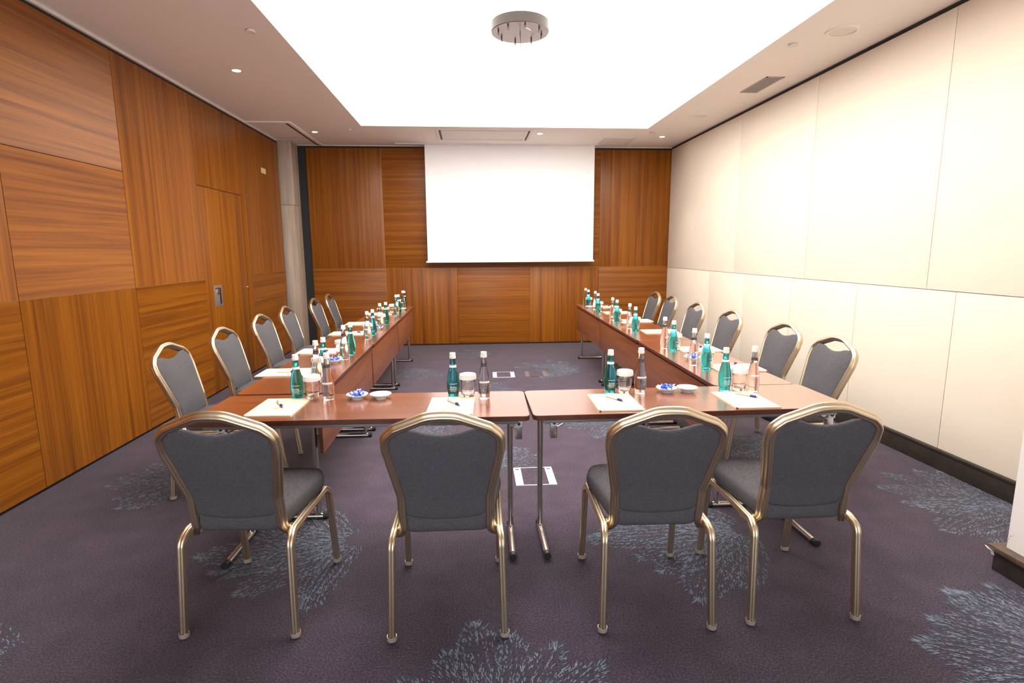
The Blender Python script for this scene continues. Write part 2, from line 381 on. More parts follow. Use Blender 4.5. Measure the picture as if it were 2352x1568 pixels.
# added unseen window; its glowing pane lights the chair backs from behind the camera
w = MB()
for x0, x1 in ((WX0, WX0+.06), (WX0+1.27, WX0+1.34), (WX0+2.57, WX0+2.64), (WX1-.06, WX1)): w.box((x0, YN-.10, WZ0), (x1, YN-.03, WZ1))
for z0, z1 in ((WZ0, WZ0+.06), (WZ1-.06, WZ1)): w.box((WX0, YN-.10, z0), (WX1, YN-.03, z1))
wn = w.build('added_window_1', ['white_wall'], smooth=False, kind='structure')
w = MB(); w.box((WX0, YN-.085, WZ0), (WX1, YN-.079, WZ1)); w.build('fill_light_pane', ['window_fill'], wn, smooth=False)
w = MB(); w.box((2.415, -1.2, 0), (XR+.013, 2.182, H), 0, bev=.003); w.build('wall_corner', ['white_wall'], kind='structure')
b2 = MB()
b2.box((2.384, -1.2, 0), (2.414, 2.207, .098), 0, bev=.002); b2.box((2.362, -1.2, .098), (2.416, 2.222, .122), 1, bev=.004)
b2.box((2.414, 2.183, 0), (XR-.025, 2.207, .098), 0, bev=.002); b2.box((2.414, 2.183, .098), (XR-.025, 2.222, .122), 1, bev=.004)
bc = b2.build('baseboard_corner', ['skirt', 'skirt_cap'], kind='structure')
ch = MB()
ch.add([(2.352, 2.225, .112), (2.385, 2.228, .097), (2.378, 2.19, .090), (2.345, 2.20, .108), (2.36, 2.21, .100)], [(0, 1, 4), (1, 2, 4), (2, 3, 4), (3, 0, 4), (0, 3, 2, 1)], 0)
ch.add([(2.375, 2.22, .097), (2.392, 2.215, .095), (2.386, 2.20, .070), (2.372, 2.205, .075)], [(0, 1, 2, 3)], 0)
ch.build('chipped_plaster', ['plaster'], bc, smooth=False)
# dark ragged chips on the bottom of the corner
sp = MB(); rg = random.Random(5)
for k in range(6):
    y = 2.178 - rg.random()**2*0.022; z = .128 + rg.random()*0.07; r = rg.uniform(.002, .0055)
    sp.add([(2.4135, y + r*math.cos(a)*rg.uniform(.5, 1)*.7, z + r*math.sin(a)*rg.uniform(.6, 1.4)) for a in [i*PI/3 for i in range(6)]], [tuple(range(6))])
sp.build('paint_chip', ['groove'], bc, smooth=False)

# ------------------------------------------------------------------ ceiling fittings
def thing(mb, name, mats, label, cat, group=None, **kw):
    p = dict(label=label, category=cat)
    if group: p['group'] = group
    return mb.build(name, mats, **p, **kw)
# round ceiling plate with capped stems and stripped wires
cx, cy, cz = 0.417, 4.65, 3.14
can = empty('ceiling_canopy', (cx, cy, RZ), label='round bronze lamp canopy with short wire stubs on the glowing ceiling', category='ceiling lamp')
c = MB(); c.lathe([(0, RZ-cz), (.222, RZ-cz), (.225, RZ-cz-.003), (.225, .004), (.221, 0), (0, 0)][::1], 64, mat=Matrix.Translation((0, 0, cz-RZ)), mis=[1, 1, 1, 0, 0])
c.build('plate', ['canopy', 'canopy_rim'], can)
for k in range(8):
    a = 2*PI*(k+.18)/8; px, py = .172*math.cos(a), .172*math.sin(a)
    s = MB(); s.lathe([(0, -.030), (.0045, -.030), (.006, -.022), (.006, 0)], 12, mat=Matrix.Translation((px, py, cz-RZ)))
    st = s.build('stem', ['darkmetal'], can)
    if k in (1, 3, 6):
        wv = MB(); dx, dy = (-.02, -.06) if px < 0 else (.03, -.07)
        wv.sweep([(px, py, cz-RZ-.028), (px+dx*.5, py+dy*.5, cz-RZ-.04), (px+dx, py+dy, cz-RZ-.065)], circ(.0016, 6), (1, 0, 0)); wv.build('wire', ['white_plastic'], st)
s = MB(); s.sweep([(0, 0, cz-RZ), (.001, -.01, cz-RZ-.06), (.003, -.012, cz-RZ-.115)], circ(.0028, 8), (1, 0, 0)); s.build('wire', ['darkmetal'], can)
# recessed downlights
for i, (x, y, lab) in enumerate([(-1.984, 5.276, 'small lit recessed downlight over the middle of the wooden wall'), (-2.003, 7.802, 'small lit recessed downlight beside the square access hatch'),
                                 (0.961, 7.783, 'small lit recessed downlight next to the long air diffuser'), (2.687, 7.912, 'small lit recessed downlight in the far corner by the cream wall')]):
    e = empty('downlight', (x, y, H), label=lab, category='ceiling light', group='recessed downlights')
    r = MB(); r.lathe([(.036, 0), (.050, 0), (.050, -.004), (.036, -.003), (.034, .0)], 28); r.build('rim', ['ceil_trim'], e)
    l = MB(); l.lathe([(0, -.001), (.034, -.001)], 24); l.build('lens', ['lens'], e)
    ld = bpy.data.lights.new('downlight_lamp', 'SPOT'); ld.energy = 45; ld.spot_size = rad(58); ld.spot_blend = 0.9; ld.color = (1, .90, .78); ld.shadow_soft_size = .04
    lo = bpy.data.objects.new('downlight_lamp', ld); COL.objects.link(lo); lo.parent = e; lo.location = (0, 0, -.012)
# sprinklers
for x, y, lab in [(-1.517, 4.353, 'small flat sprinkler cover beside the glowing panel, wooden wall side'), (-1.517, 7.621, 'small flat sprinkler cover at the glowing panel corner by the wooden wall'),
                  (2.491, 4.396, 'small flat sprinkler cover near the round speaker, cream wall side'), (2.445, 7.606, 'small flat sprinkler cover at the glowing panel corner by the cream wall')]:
    s = MB(); s.lathe([(0, -.016), (.032, -.016), (.034, -.012), (.026, -.010), (.026, 0), (.038, -.001), (.038, .012), (0, .012)], 24, mat=Matrix.Translation((x, y, H)))
    thing(s, 'ceiling_sprinkler', ['ceil_trim'], lab, 'sprinkler', 'ceiling sprinklers')
# ceiling speakers
for x, y, lab in [(2.70, 4.13, 'round white ceiling speaker next to the sprinkler, away from the screen'), (2.695, 6.672, 'round white ceiling speaker between the slatted grille and the screen end')]:
    e = empty('ceiling_speaker', (x, y, H), label=lab, category='speaker', group='ceiling speakers')
    r = MB(); r.lathe([(.088, 0), (.112, 0), (.110, -.008), (.092, -.010), (.088, -.004)], 40); r.build('rim', ['ceil'], e)
    r = MB(); r.lathe([(0, -.0035), (.089, -.003)], 40); r.build('mesh_cover', ['ceil_trim'], e)
# slatted return grille
e = empty('air_grille', (2.80, 5.445, H), label='grey slatted air grille in the ceiling along the cream wall', category='air vent')
f = MB(); a, b = .085, .255
for lo, hi in (((-a, -b, -.006), (a, -b+.014, 0)), ((-a, b-.014, -.006), (a, b, 0)), ((-a, -b, -.006), (-a+.014, b, 0)), ((a-.014, -b, -.006), (a, b, 0))): f.box(lo, hi)
f.build('frame', ['grille'], e, smooth=False)
f = MB(); f.box((-a+.01, -b+.01, -.0015), (a-.01, b-.01, -.0005)); f.build('backing', ['gap_shade_dark_trim'], e, smooth=False)
f = MB()
for k in range(9): x = -a+.022+k*.0158; f.box((x, -b+.012, -.006), (x+.009, b-.012, -.002))
f.build('slat', ['grille'], e, smooth=False)
# long diffuser above the screen
def frame_rect(mb, x0, x1, y0, y1, w, z0, z1, mi=0):
    for lo, hi in (((x0, y0, z0), (x1, y0+w, z1)), ((x0, y1-w, z0), (x1, y1, z1)), ((x0, y0+w, z0), (x0+w, y1-w, z1)), ((x1-w, y0+w, z0), (x1, y1-w, z1))): mb.box(lo, hi, mi)
e = empty('air_diffuser', (.22, 7.89, H), label='long framed air diffuser in the ceiling just above the projection screen', category='air vent')
f = MB(); frame_rect(f, -.64, .63, -.36, .36, .035, -.010, 0); frame_rect(f, -.575, .565, -.30, .30, .03, -.013, 0); f.build('frame', ['ceil_trim'], e, smooth=False)
f = MB(); frame_rect(f, -.605, .595, -.325, .325, .03, -.002, -.0005, 0); f.build('slot', ['gap_shade_dark_trim'], e, smooth=False)
f = MB(); f.box((-.545, -.27, -.006), (.535, .27, 0)); f.build('centre_plate', ['ceil_trim'], e, smooth=False)
e = empty('air_diffuser', (2.127, 8.245, H), label='small louvred air diffuser between the screen and the cream wall', category='air vent')
f = MB(); frame_rect(f, -.228, .228, -.26, .26, .025, -.008, 0); f.build('frame', ['ceil_trim'], e, smooth=False)
f = MB(); f.box((-.21, -.24, -.0015), (.21, .24, -.0005)); f.build('backing', ['grille'], e, smooth=False)
f = MB()
for k in range(9): y = -.22+k*.05; f.box((-.205, y, -.006), (.205, y+.03, -.002))
f.build('slat', ['ceil_trim'], e, smooth=False)
# access hatch in the corner
e = empty('access_hatch', (-2.40, 7.94, H), label='square ceiling access hatch with raised frame in the wooden corner', category='hatch')
for lo, hi in (((-.265, -.74, -.014), (.27, -.69, 0)), ((.225, -.69, -.014), (.27, .77, 0))):
    f = MB(); f.box(lo, hi, bev=.002); f.build('frame', ['ceil'], e)
f = MB(); f.box((.180, -.69, -.006), (.226, .77, -.0005)); f.box((-.265, -.69, -.003), (.196, -.676, -.0005)); f.box((-.265, .25, -.003), (.196, .258, -.0005)); f.build('gap', ['gap_shade_dark_trim'], e, smooth=False)
f = MB(); f.box((-.265, -.676, -.0025), (.180, .25, 0)); f.box((-.265, .258, -.0025), (.180, .77, 0)); f.build('panel', ['ceil'], e, smooth=False)
# sticker on the wooden wall
s = MB(); s.box((XL, 7.655, 2.478), (XL+.0015, 7.825, 2.545)); thing(s, 'wall_sticker', ['sticker'], 'small pale yellow sticker high on the wooden wall', 'sticker', smooth=False)

# projection screen
e = empty('hanging_projection_screen', (.62, 8.571, 3.0), label='white pull-down projection screen hanging before the wooden back wall', category='screen')
f = MB(); f.box((-1.262, -.002, -1.685), (1.266, .002, 0.012)); f.build('screen_fabric', ['screen'], e, smooth=False)
f = MB(); f.box((-1.285, -.010, -1.708), (1.285, .010, -1.683), bev=.004); f.build('bottom_bar', ['white_plastic'], e)
for y in (-.05, .006):
    f = MB(); f.box((-1.68, y, .002), (1.345, y+.044, .030)); f.build('housing_trim', ['white_plastic'], e, smooth=False)

# floor boxes
for x, y, rz, lab, mt in [(.395, 3.455, -.01, 'silver floor box with carpet insert under the gap between the near tables', 'alu'),
                          (.372, 6.50, -.03, 'silver floor box with carpet insert in the open middle of the carpet', 'alu'), (.76, 6.50, -.03, 'dark edged floor box beside the silver floor box', 'gap_shade_dark_trim')]:
    e = empty('floor_box', (x, y, 0), rz, label=lab, category='floor box')
    f = MB()
    if mt == 'alu':
        for y in (-.145, .139): f.box((-.082, y, 0), (.082, y+.006, .005))
    f.box((-.13, -.145, 0), (-.082, .145, .005))
    if mt != 'alu': f.build('cover_strip', [mt], e, smooth=False); f = MB()
    f.box((.082, -.145, 0), (.13, .145, .005)); f.build('frame' if mt == 'alu' else 'cover_strip', [mt], e, smooth=False)
    f = MB(); f.box((-.082, -.139, .0), (.082, .139, .0035)); f.build('carpet_insert', ['carpet'], e, smooth=False)
    if mt == 'alu':
        for sx in (-1, 1):
            f = MB(); f.box((sx*.106-.012, .105, .005), (sx*.106+.012, .118, .0062)); f.build('finger_slot', ['black'], e, smooth=False)

# ------------------------------------------------------------------ chair
def gprof(w, d, r=.007, g=.0022, gw=.0035):
    """rounded rectangle with a shallow groove down each face"""
    pts = []
    def corner(cx, cy, a0):
        for k in range(4): a = a0 + PI/2*k/3; pts.append((cx + r*math.cos(a), cy + r*math.sin(a)))
    hx, hy = w/2, d/2
    pts += [(hx, -gw), (hx-g, 0), (hx, gw)]; corner(hx-r, hy-r, 0)
    pts += [(gw, hy), (0, hy-g), (-gw, hy)]; corner(-hx+r, hy-r, PI/2)
    pts += [(-hx, gw), (-hx+g, 0), (-hx, -gw)]; corner(-hx+r, -hy+r, PI)
    pts += [(-gw, -hy), (0, -hy+g), (gw, -hy)]; corner(hx-r, -hy+r, 1.5*PI)
    return pts
def yb(z):
    if z < .56: return -.188 - (z-.40)*.16
    return -.2136 - (z-.56)*.335
def cushion(mb, outline, centre, fn, bulge_top, bulge_bot, thick, mi_top=0, mi_bot=0):
    """outline: 2-D loop; fn(u, v, h) -> 3-D; h is height off the mid plane"""
    n = len(outline); rings = []; c = Vector(centre)
    seq = [(1.0, 0.0, 1)] # scale, edge height fraction
    tops = [(.985, .55), (.955, .82), (.90, .95), (.8, 1.0), (.62, 1.0), (.4, 1.0), (.2, 1.0)]
    def ring(s, h): 
        o = len(mb.v)
        for p in outline:
            q = c + (Vector(p)-c)*s; mb.v.append(tuple(fn(q.x, q.y, h)))
        return o
    mid = ring(1.0, 0.0)
    for sign, bl, mi in ((1, bulge_top, mi_top), (-1, bulge_bot, mi_bot)):
        prev = mid
        for s, e in tops:
            mi = mi_bot if sign < 0 and s < .93 else mi_top
            h = sign*(thick/2*e + bl*(1-s**2.2)); o = ring(s, h)
            for i in range(n):
                j = (i+1) % n; mb.f.append((prev+i, prev+j, o+j, o+i)); mb.m.append(mi); mb.r.append(0.0)
            prev = o
        k = len(mb.v); mb.v.append(tuple(fn(c.x, c.y, sign*(thick/2 + bl))))
        for i in range(n):
            mb.f.append((prev+i, prev+(i+1) % n, k)); mb.m.append(mi); mb.r.append(0.0)
def make_chair():
    ch = empty('banquet_chair')
    half = [(0, .9060), (.050, .9035), (.168, .856), (.204, .824), (.206, .766), (.167, .56), (.166, .44)]
    def full(h): return [(-x, z) for x, z in h[::-1]] + h[1:]
    P2 = full(half)
    path = [(-.196, -.105, .392), (-.186, -.165, .392), (-.166, yb(.43), .425)] + [(x, yb(z), z) for x, z in P2[1:-1]] + [(.166, yb(.43), .425), (.186, -.165, .392), (.196, -.105, .392)]
    radii = [.03, .035, .06, .08, .05, .04, .12, .30, .12, .04, .05, .08, .06, .035, .03]
    radii = (radii + [.05]*20)[:len(path)-2]
    fr = MB(); fr.sweep(rounded(path, radii, 7), gprof(.027, .037), (1, 0, 0)); fr.build('back_frame', ['gold'], ch)
    # padded back: frame's inner line, scooped hand hole, rounded lower edge
    rp = rounded([(x, 0, z) for x, z in P2], [.08, .05, .04, .12, .30, .30, .30, .12, .04, .05, .08][:len(P2)-2] if len(P2) != 13 else [.08, .05, .04, .05, .12, .30, .12, .05, .04, .05, .08], 7)
    inner = []
    for p in rp:
        k = (p.z-.40); inner.append((p.x*(1-.005/max(abs(p.x), .08)) if abs(p.x) > .02 else p.x, p.z - (.004 if p.z > .82 else 0)))
    right = [q for q in inner if q[0] >= 0]
    hole = .112
    keep = [q for q in right if not (q[0] < hole and q[1] > .7) and q[1] > .498]
    zt = keep[0][1]
    top = [(x, (.828 + (zt-.832)*(abs(x)/hole)**2.0) + .004*(abs(x)/hole)) for x in [hole*k/8 for k in range(0, 8)]]
    bot = [(.156, .488), (.146, .481), (.115, .472), (.075, .466), (.038, .4625), (0, .4615)]
    rt = top + keep + bot
    loop = rt + [(-x, z) for x, z in rt[::-1] if x > 1e-5]
    def fb(u, v, h): 
        nrm = Vector((0, 1, .30)).normalized()
        return Vector((u, yb(v) + .004, v)) + nrm*h
    pd = MB(); cushion(pd, loop, (0, .64), fb, .020, .007, .024); pd.build('backrest', ['fabric'], ch, angle=60)
    # seat
    def corner_loop(cs, rr):
        pts = rounded([(x, y, 0) for x, y in [((cs[-1][0]+cs[0][0])/2, (cs[-1][1]+cs[0][1])/2)] + cs + [((cs[-1][0]+cs[0][0])/2, (cs[-1][1]+cs[0][1])/2)]], rr, 6)
        out = []
        for a, b in zip(pts, pts[1:]):
            k = max(1, int((b-a).length/.04))
            out += [(a + (b-a)*(i/k))[:2] for i in range(k)]
        return out
    sl = corner_loop([(-.165, -.205), (.165, -.205), (.222, .13), (.195, .215), (-.195, .215), (-.222, .13)], [.05, .05, .09, .06, .06, .09])
    st = MB(); cushion(st, sl, (0, 0.01), lambda u, v, h: Vector((u, v, .454 + h + .012*(v/.2))), .014, 0, .078, 0, 1); st.build('seat', ['fabric', 'fabric_under'], ch, angle=60)
    # side frames: legs + rail
    for sx in (-1, 1):
        rail = [(sx*.2145, -.262, .012), (sx*.207, -.232, .385), (sx*.203, -.185, .409), (sx*.203, 0, .411)]
        mb = MB(); mb.sweep(rounded(rail, [.05, .03], 7), gprof(.027, .028), (1, 0, 0)); lg = mb.build('leg', ['gold'], ch)
        fr_ = [(sx*.203, 0, .411), (sx*.205, .175, .413), (sx*.209, .215, .385), (sx*.2145, .262, .012)]
        mb = MB(); mb.sweep(rounded(fr_, [.03, .03], 7), gprof(.027, .028), (1, 0, 0)); lf = mb.build('leg', ['gold'], ch)
        for par, y in ((lg, -.262), (lf, .262)):
            gl = MB(); gl.lathe([(0, 0), (.010, 0), (.012, .003), (.012, .007), (.019, .009), (.020, .013), (.019, .026), (.0165, .026)], 16, mat=Matrix.Translation((sx*.2147, y, 0)), mis=[1, 1, 1, 0, 0, 0, 0]); gl.build('glide', ['glide', 'chrome'], par)
    for y in (.10, -.14):
        cb = MB(); cb.sweep([(-.20, y, .403), (.20, y, .403)], circ(.009, 10), (0, 1, 0)); cb.build('cross_bar', ['gold'], ch)
    return ch
ORD = ['first', 'second', 'third', 'fourth', 'fifth', 'sixth']
chair = make_chair()
spots = []
for i, (x, y, r) in enumerate([(-.893, 2.270, -4.0), (-.105, 2.197, -.8), (.712, 2.178, -2.4), (1.300, 2.180, -1.0)]):
    spots.append((x, y, r, f'grey chair with its back shown, {ORD[i]} from the wooden wall at the near table', 'chairs at the near table'))
for i, (x, y, r) in enumerate([(-1.547, 3.512, -89), (-1.530, 4.22, -90), (-1.565, 5.078, -91), (-1.585, 5.83, -90), (-1.555, 6.775, -90), (-1.548, 7.447, -89)]):
    spots.append((x, y, r, f'grey gold-framed chair, {ORD[5-i]} from the screen in the row along the wooden wall', 'chairs along the wooden wall'))
for i, (x, y, r) in enumerate([(1.992, 3.320, 90), (2.040, 3.966, 91), (2.062, 4.890, 90), (2.060, 5.672, 90), (2.118, 6.588, 89), (2.110, 7.170, 90)]):
    spots.append((x, y, r, f'grey gold-framed chair, {ORD[5-i]} from the screen in the row along the cream wall', 'chairs along the cream wall'))
for i, (x, y, r, lab, g) in enumerate(spots):
    if i == 0:
        chair.location = (x, y, 0); chair.rotation_euler = (0, 0, rad(r)); chair['label'] = lab; chair['category'] = 'chair'; chair['group'] = g
    else: dup(chair, (x, y, 0), rad(r), label=lab, category='chair', group=g)

# ------------------------------------------------------------------ tables (sitter on local -y)
def make_table(L, D, panel):
    t = empty('folding_table')
    hx, hy, zt, th = L/2, D/2, .74, .024
    lp = [p[:2] for p in rounded([(0, -hy, 0), (hx, -hy, 0), (hx, hy, 0), (-hx, hy, 0), (-hx, -hy, 0), (0, -hy, 0)], .035, 6)][:-1]
    n = len(lp); tp = MB(); e = .002
    def ringpts(k, z): return [(x*k[0], y*k[1], z) for x, y in lp]
    ks = [((1-e*2/L, 1-e*2/D), zt-th), ((1, 1), zt-th+e), ((1, 1), zt-e), ((1-e*2/L, 1-e*2/D), zt)]
    V = []; F = []; 
    for k, z in ks: V += ringpts(k, z)
    tp.add(V, [tuple(range(3*n, 4*n))], 0, rnd=.31)
    tp.v, base = tp.v, 0
    for r in range(3):
        for i in range(n):
            j = (i+1) % n; tp.f.append((r*n+i, r*n+j, (r+1)*n+j, (r+1)*n+i)); tp.m.append(1); tp.r.append(.31)
    tp.f.append(tuple(reversed(range(n)))); tp.m.append(1); tp.r.append(.31)
    tp.build('tabletop', ['table_top', 'table_edge'], t, smooth=False)
    uf = MB()
    for y in (-hy+.05, hy-.075): uf.box((-hx+.05, y, zt-th-.028), (hx-.05, y+.025, zt-th), bev=.002)
    for x in (-hx+.05, hx-.075): uf.box((x, -hy+.075, zt-th-.028), (x+.025, hy-.075, zt-th))
    uf.build('under_frame', ['steel'], t)
    for sx in (-1, 1):
        x = sx*(hx-.077)
        lg = MB()
        lg.sweep(rounded([(x, .145, zt-th-.03), (x, .145, .020), (x, -.13, .0165)], [.02], 4), circ(.0145, 14), (1, 0, 0))
        lg.sweep([(x, -.135, .017), (x, .175, .017)], circ(.0165, 14), (1, 0, 0))
        leg = lg.build('leg', ['chrome'], t)
        for y0, y1 in ((-.158, -.128), (.168, .193)):
            cp = MB(); cp.sweep([(x, y0, .018), (x, y1, .018)], circ(.0185, 12), (1, 0, 0)); cp.build('end_cap', ['rubber'], leg)
        xb = x + .031; br = MB(); br.box((xb-.016, -.128, zt-th-.118), (xb+.016, -.100, zt-th-.03), 0, bev=.002); br.box((xb-.017, -.138, zt-th-.056), (xb+.017, -.129, zt-th), 1, bev=.003); br.box((x-.012, -.127, zt-th-.05), (xb, .15, zt-th-.03), 0); br.build('bracket', ['chrome', 'alu'], leg)
        bo = MB(); bo.lathe([(0, .005), (.007, .005), (.008, 0)], 10, mat=Matrix.Translation((xb, -.138, zt-th-.040)) @ Matrix.Rotation(PI/2, 4, 'X')); bo.build('bolt', ['rubber'], leg)
        bx = MB(); bx.sweep([(xb-sx*.012, -.115, zt-th-.068), (xb-sx*.12, -.115, zt-th-.004)], circ(.005, 8), (0, 1, 0)); bx.build('brace', ['chrome'], leg)
    if panel:
        pn = MB(); pn.box((-hx+.012, hy-.032, .402), (hx-.012, hy-.014, .702), 0, rnd=.62, bev=.0015); pn.build('modesty_panel', ['table_side'], t)
    return t
def place_table(t, x, y, r, lab, group, first):
    if first:
        t.location = (x, y, 0); t.rotation_euler = (0, 0, rad(r)); t['label'] = lab; t['category'] = 'table'; t['group'] = group
    else: dup(t, (x, y, 0), rad(r), label=lab, category='table', group=group)
ft = make_table(1.508, .455, False)
place_table(ft, -.493, 2.634, -1.7, 'walnut folding table without front panel, near cross row, wooden wall half', 'near cross tables', True)
place_table(ft, 1.022, 2.613, 0.0, 'walnut folding table without front panel, near cross row, cream wall half', 'near cross tables', False)
stb = make_table(1.536, .445, True)
A3 = ['joining the near cross row', 'in the middle of its arm', 'at the screen end']
for i, (x, y, r) in enumerate([(-1.008, 3.668, -90.1), (-1.000, 5.208, -90.2), (-.990, 6.748, -90.2)]):
    place_table(stb, x, y, r, f'walnut table with front panel {A3[i]}, arm by the wooden wall', 'tables of the wooden wall arm', i == 0)
for i, (x, y, r) in enumerate([(1.550, 3.615, 88.6), (1.585, 5.155, 88.7), (1.622, 6.695, 88.6)]):
    place_table(stb, x, y, r, f'walnut table with front panel {A3[i]}, arm by the cream wall', 'tables of the cream wall arm', False)

# ------------------------------------------------------------------ table ware
TZ = .7402
def text_mesh(body, size):
    cu = bpy.data.curves.new('lettering', 'FONT'); cu.body = body; cu.size = size; cu.align_x = 'CENTER'; cu.extrude = 0
    ob = bpy.data.objects.new('lettering', cu); COL.objects.link(ob)
    bpy.context.view_layer.update()
    me = bpy.data.meshes.new_from_object(ob.evaluated_get(bpy.context.evaluated_depsgraph_get()))
    v = [tuple(p.co) for p in me.vertices]; f = [tuple(p.vertices) for p in me.polygons]
    bpy.data.objects.remove(ob); bpy.data.curves.remove(cu); bpy.data.meshes.remove(me)
    return v, f
def wrap(mb, v, f, r, z, mi=0, slope=0.0):
    mb.add([((r+slope*q[1])*math.sin(q[0]/r), -(r+slope*q[1])*math.cos(q[0]/r), z+q[1]) for q in v], f, mi)
def arc_band(mb, r, z0, z1, a, mi=0, n=10):
    vs = []; fs = []
    for k in range(n+1):
        t = -a + 2*a*k/n
        vs += [(r*math.sin(t), -r*math.cos(t), z0), (r*math.sin(t), -r*math.cos(t), z1)]
    for k in range(n): fs.append((2*k, 2*k+2, 2*k+3, 2*k+1))
    mb.add(vs, fs, mi)
LET, LEF = text_mesh('Sırma', .0150)
def make_bottle(kind):
    teal = kind == 'teal'
    b = empty('water_bottle')
    if teal:
        pr = [(0, .003), (.020, .002), (.0255, 0), (.0275, .004), (.0265, .014), (.0295, .026), (.0318, .040), (.0325, .058), (.0322, .078), (.0300, .096), (.0255, .118), (.0205, .138), (.0172, .152), (.0148, .166), (.0138, .182), (.0132, .198), (.0132, .200), (0, .200)]
    else:
        pr = [(0, .003), (.021, .002), (.0262, 0), (.0280, .005), (.0275, .016), (.0298, .028), (.0305, .050), (.0300, .078), (.0278, .096), (.0240, .116), (.0200, .136), (.0172, .152), (.0155, .166), (.0146, .182), (.0134, .200), (.0132, .210), (0, .210)]
    g = MB(); g.lathe(pr, 32); g.build('glass_body', ['teal' if teal else 'clear'], b, angle=70)
    zc = .199 if teal else .208
    cp = MB(); cp.lathe([(.0138, zc-.002), (.0160, zc), (.0162, zc+.009), (.0146, zc+.010), (.0148, zc+.024), (.0135, zc+.0265), (0, zc+.0265)], 24); cp.build('cap', ['cap'], b)
    lb = MB()
    if teal:
        lb.lathe([(.0175, .1525), (.0182, .1525), (.0165, .1635), (.0157, .1635)], 28)
        lb.build('neck_label', ['print'], b)
        pt = MB(); wrap(pt, LET, LEF, .0331, .050); arc_band(pt, .0330, .071, .073, .62); arc_band(pt, .0330, .0445, .0462, .62); arc_band(pt, .0330, .039, .0402, .5); arc_band(pt, .0330, .0335, .0345, .5)
        pt.build('front_print', ['print'], b, smooth=False)
    else:
        lb.lathe([(.0158, .1615), (.0166, .1610), (.0156, .1735), (.0150, .1735)], 28)
        lb.build('neck_label', ['capring'], b)
        pt = MB(); arc_band(pt, .0302, .080, .0895, .95, 0, 14); wrap(pt, LET, LEF, .0309, .060, 1); arc_band(pt, .0309, .052, .0535, .5, 1)
        pt.build('front_print', ['print', 'print_dark'], b, smooth=False)
    return b
def make_tumbler():
    g = empty('drinking_glass')
    pr = [(0, .001), (.026, 0), (.0300, .003), (.0330, .020), (.0352, .050), (.0355, .075), (.0340, .102), (.0330, .103), (.0326, .101), (.0338, .075), (.0333, .050), (.0308, .024), (.0270, .0145), (0, .013)]
    m = MB(); m.lathe(pr, 32); m.build('glass_body', ['tumbler'], g, angle=60)
    l = MB(); n = 48; rows = [(.0415, .094), (.0420, .108), (.0395, .1185), (.034, .1205)]
    vs = []; fs = []
    for ri, (r, z) in enumerate(rows):
        for k in range(n):
            rr = r + (.0011 if (k % 2 and ri < 3) else 0); a = 2*PI*k/n; vs.append((rr*math.cos(a), rr*math.sin(a), z))
    vs.append((0, 0, .1205)); 
    for ri in range(3):
        for k in range(n): fs.append((ri*n+k, ri*n+(k+1) % n, (ri+1)*n+(k+1) % n, (ri+1)*n+k))
    for k in range(n): fs.append((3*n+k, 3*n+(k+1) % n, 4*n))
    l.add(vs, fs); l.build('paper_lid', ['lid'], g, angle=30)
    return g
def make_pad():
    p = empty('note_pad')
    m = MB(); m.box((-.1075, -.150, 0), (.1075, .150, .0022), bev=.0006); m.build('cover_back', ['paper_edge'], p)
    m = MB(); m.box((-.106, -.1485, .0022), (.106, .1485, .0062), bev=.0006); m.build('sheets', ['paper'], p)
    m = MB(); a = [(.016*math.cos(2*PI*k/20), .0055*math.sin(2*PI*k/20) - .030, .0064) for k in range(20)]; m.add(a, [tuple(range(20))]); m.build('gold_emblem', ['goldfoil'], p, smooth=False)
    m = MB(); m.box((-.1072, -.1502, .001), (-.098, -.140, .0066), bev=.0005); m.build('spine_clip', ['darkmetal'], p)
    return p
def make_pen():
    p = empty('ballpoint_pen')   # along +x, tip at +x
    rot = Matrix.Translation((0, 0, .0052)) @ Matrix.Rotation(PI/2, 4, 'Y')
    m = MB(); m.lathe([(0, -.062), (.0035, -.062), (.0042, -.058), (.0045, .018), (.0045, .018)], 14, mat=rot); m.build('barrel', ['pen_body'], p)
    m = MB(); m.lathe([(.0045, .018), (.0068, .021), (.0072, .032), (.0066, .044), (.0048, .050)], 14, mat=rot); m.build('grip', ['pen_blue'], p)
    m = MB(); m.lathe([(.0046, .050), (.0030, .057), (.0010, .064), (0, .0645)], 12, mat=rot); m.build('tip', ['chrome'], p)
    m = MB(); m.box((-.060, -.0014, .0094), (-.025, .0014, .0112), bev=.0005); m.build('clip', ['chrome'], p)
    return p
def make_saucer():
    m = MB(); m.lathe([(0, .002), (.022, .002), (.023, 0), (.026, 0), (.0265, .004), (.040, .012), (.051, .0215), (.0535, .0235), (.0532, .0250), (.0505, .0240), (.039, .0150), (.026, .0075), (0, .0065)], 40)
    return m.build('saucer', ['porcelain'], None, angle=50)
def make_candy():
    c = empty('wrapped_candy')
    m = MB(); m.lathe([(0, -.011), (.0045, -.010), (.0072, -.006), (.0080, 0), (.0072, .006), (.0045, .010), (0, .011)], 12, mat=Matrix.Translation((0, 0, .008)) @ Matrix.Rotation(PI/2, 4, 'Y'), mis=[1, 0, 0, 0, 0, 1]); m.build('wrapped_sweet', ['candy_blue', 'candy_white'], c)
    for s in (-1, 1):
        m = MB(); n = 9; vs = [(s*.010, 0, .008)]
        for k in range(n): a = -.9 + 1.8*k/(n-1); vs.append((s*(.010+.012*math.cos(a*.6)), .010*math.sin(a), .0095 + (.0022 if k % 2 else -.0015) + .004*abs(a)))
        m.add(vs + [(x, y, z-.0006) for x, y, z in vs], [(0, k+1, k+2) for k in range(n-1)] + [(n+1, n+k+3, n+k+2) for k in range(n-1)])
        m.build('twist', ['candy_blue' if s > 0 else 'candy_white'], c, smooth=False)
    return c
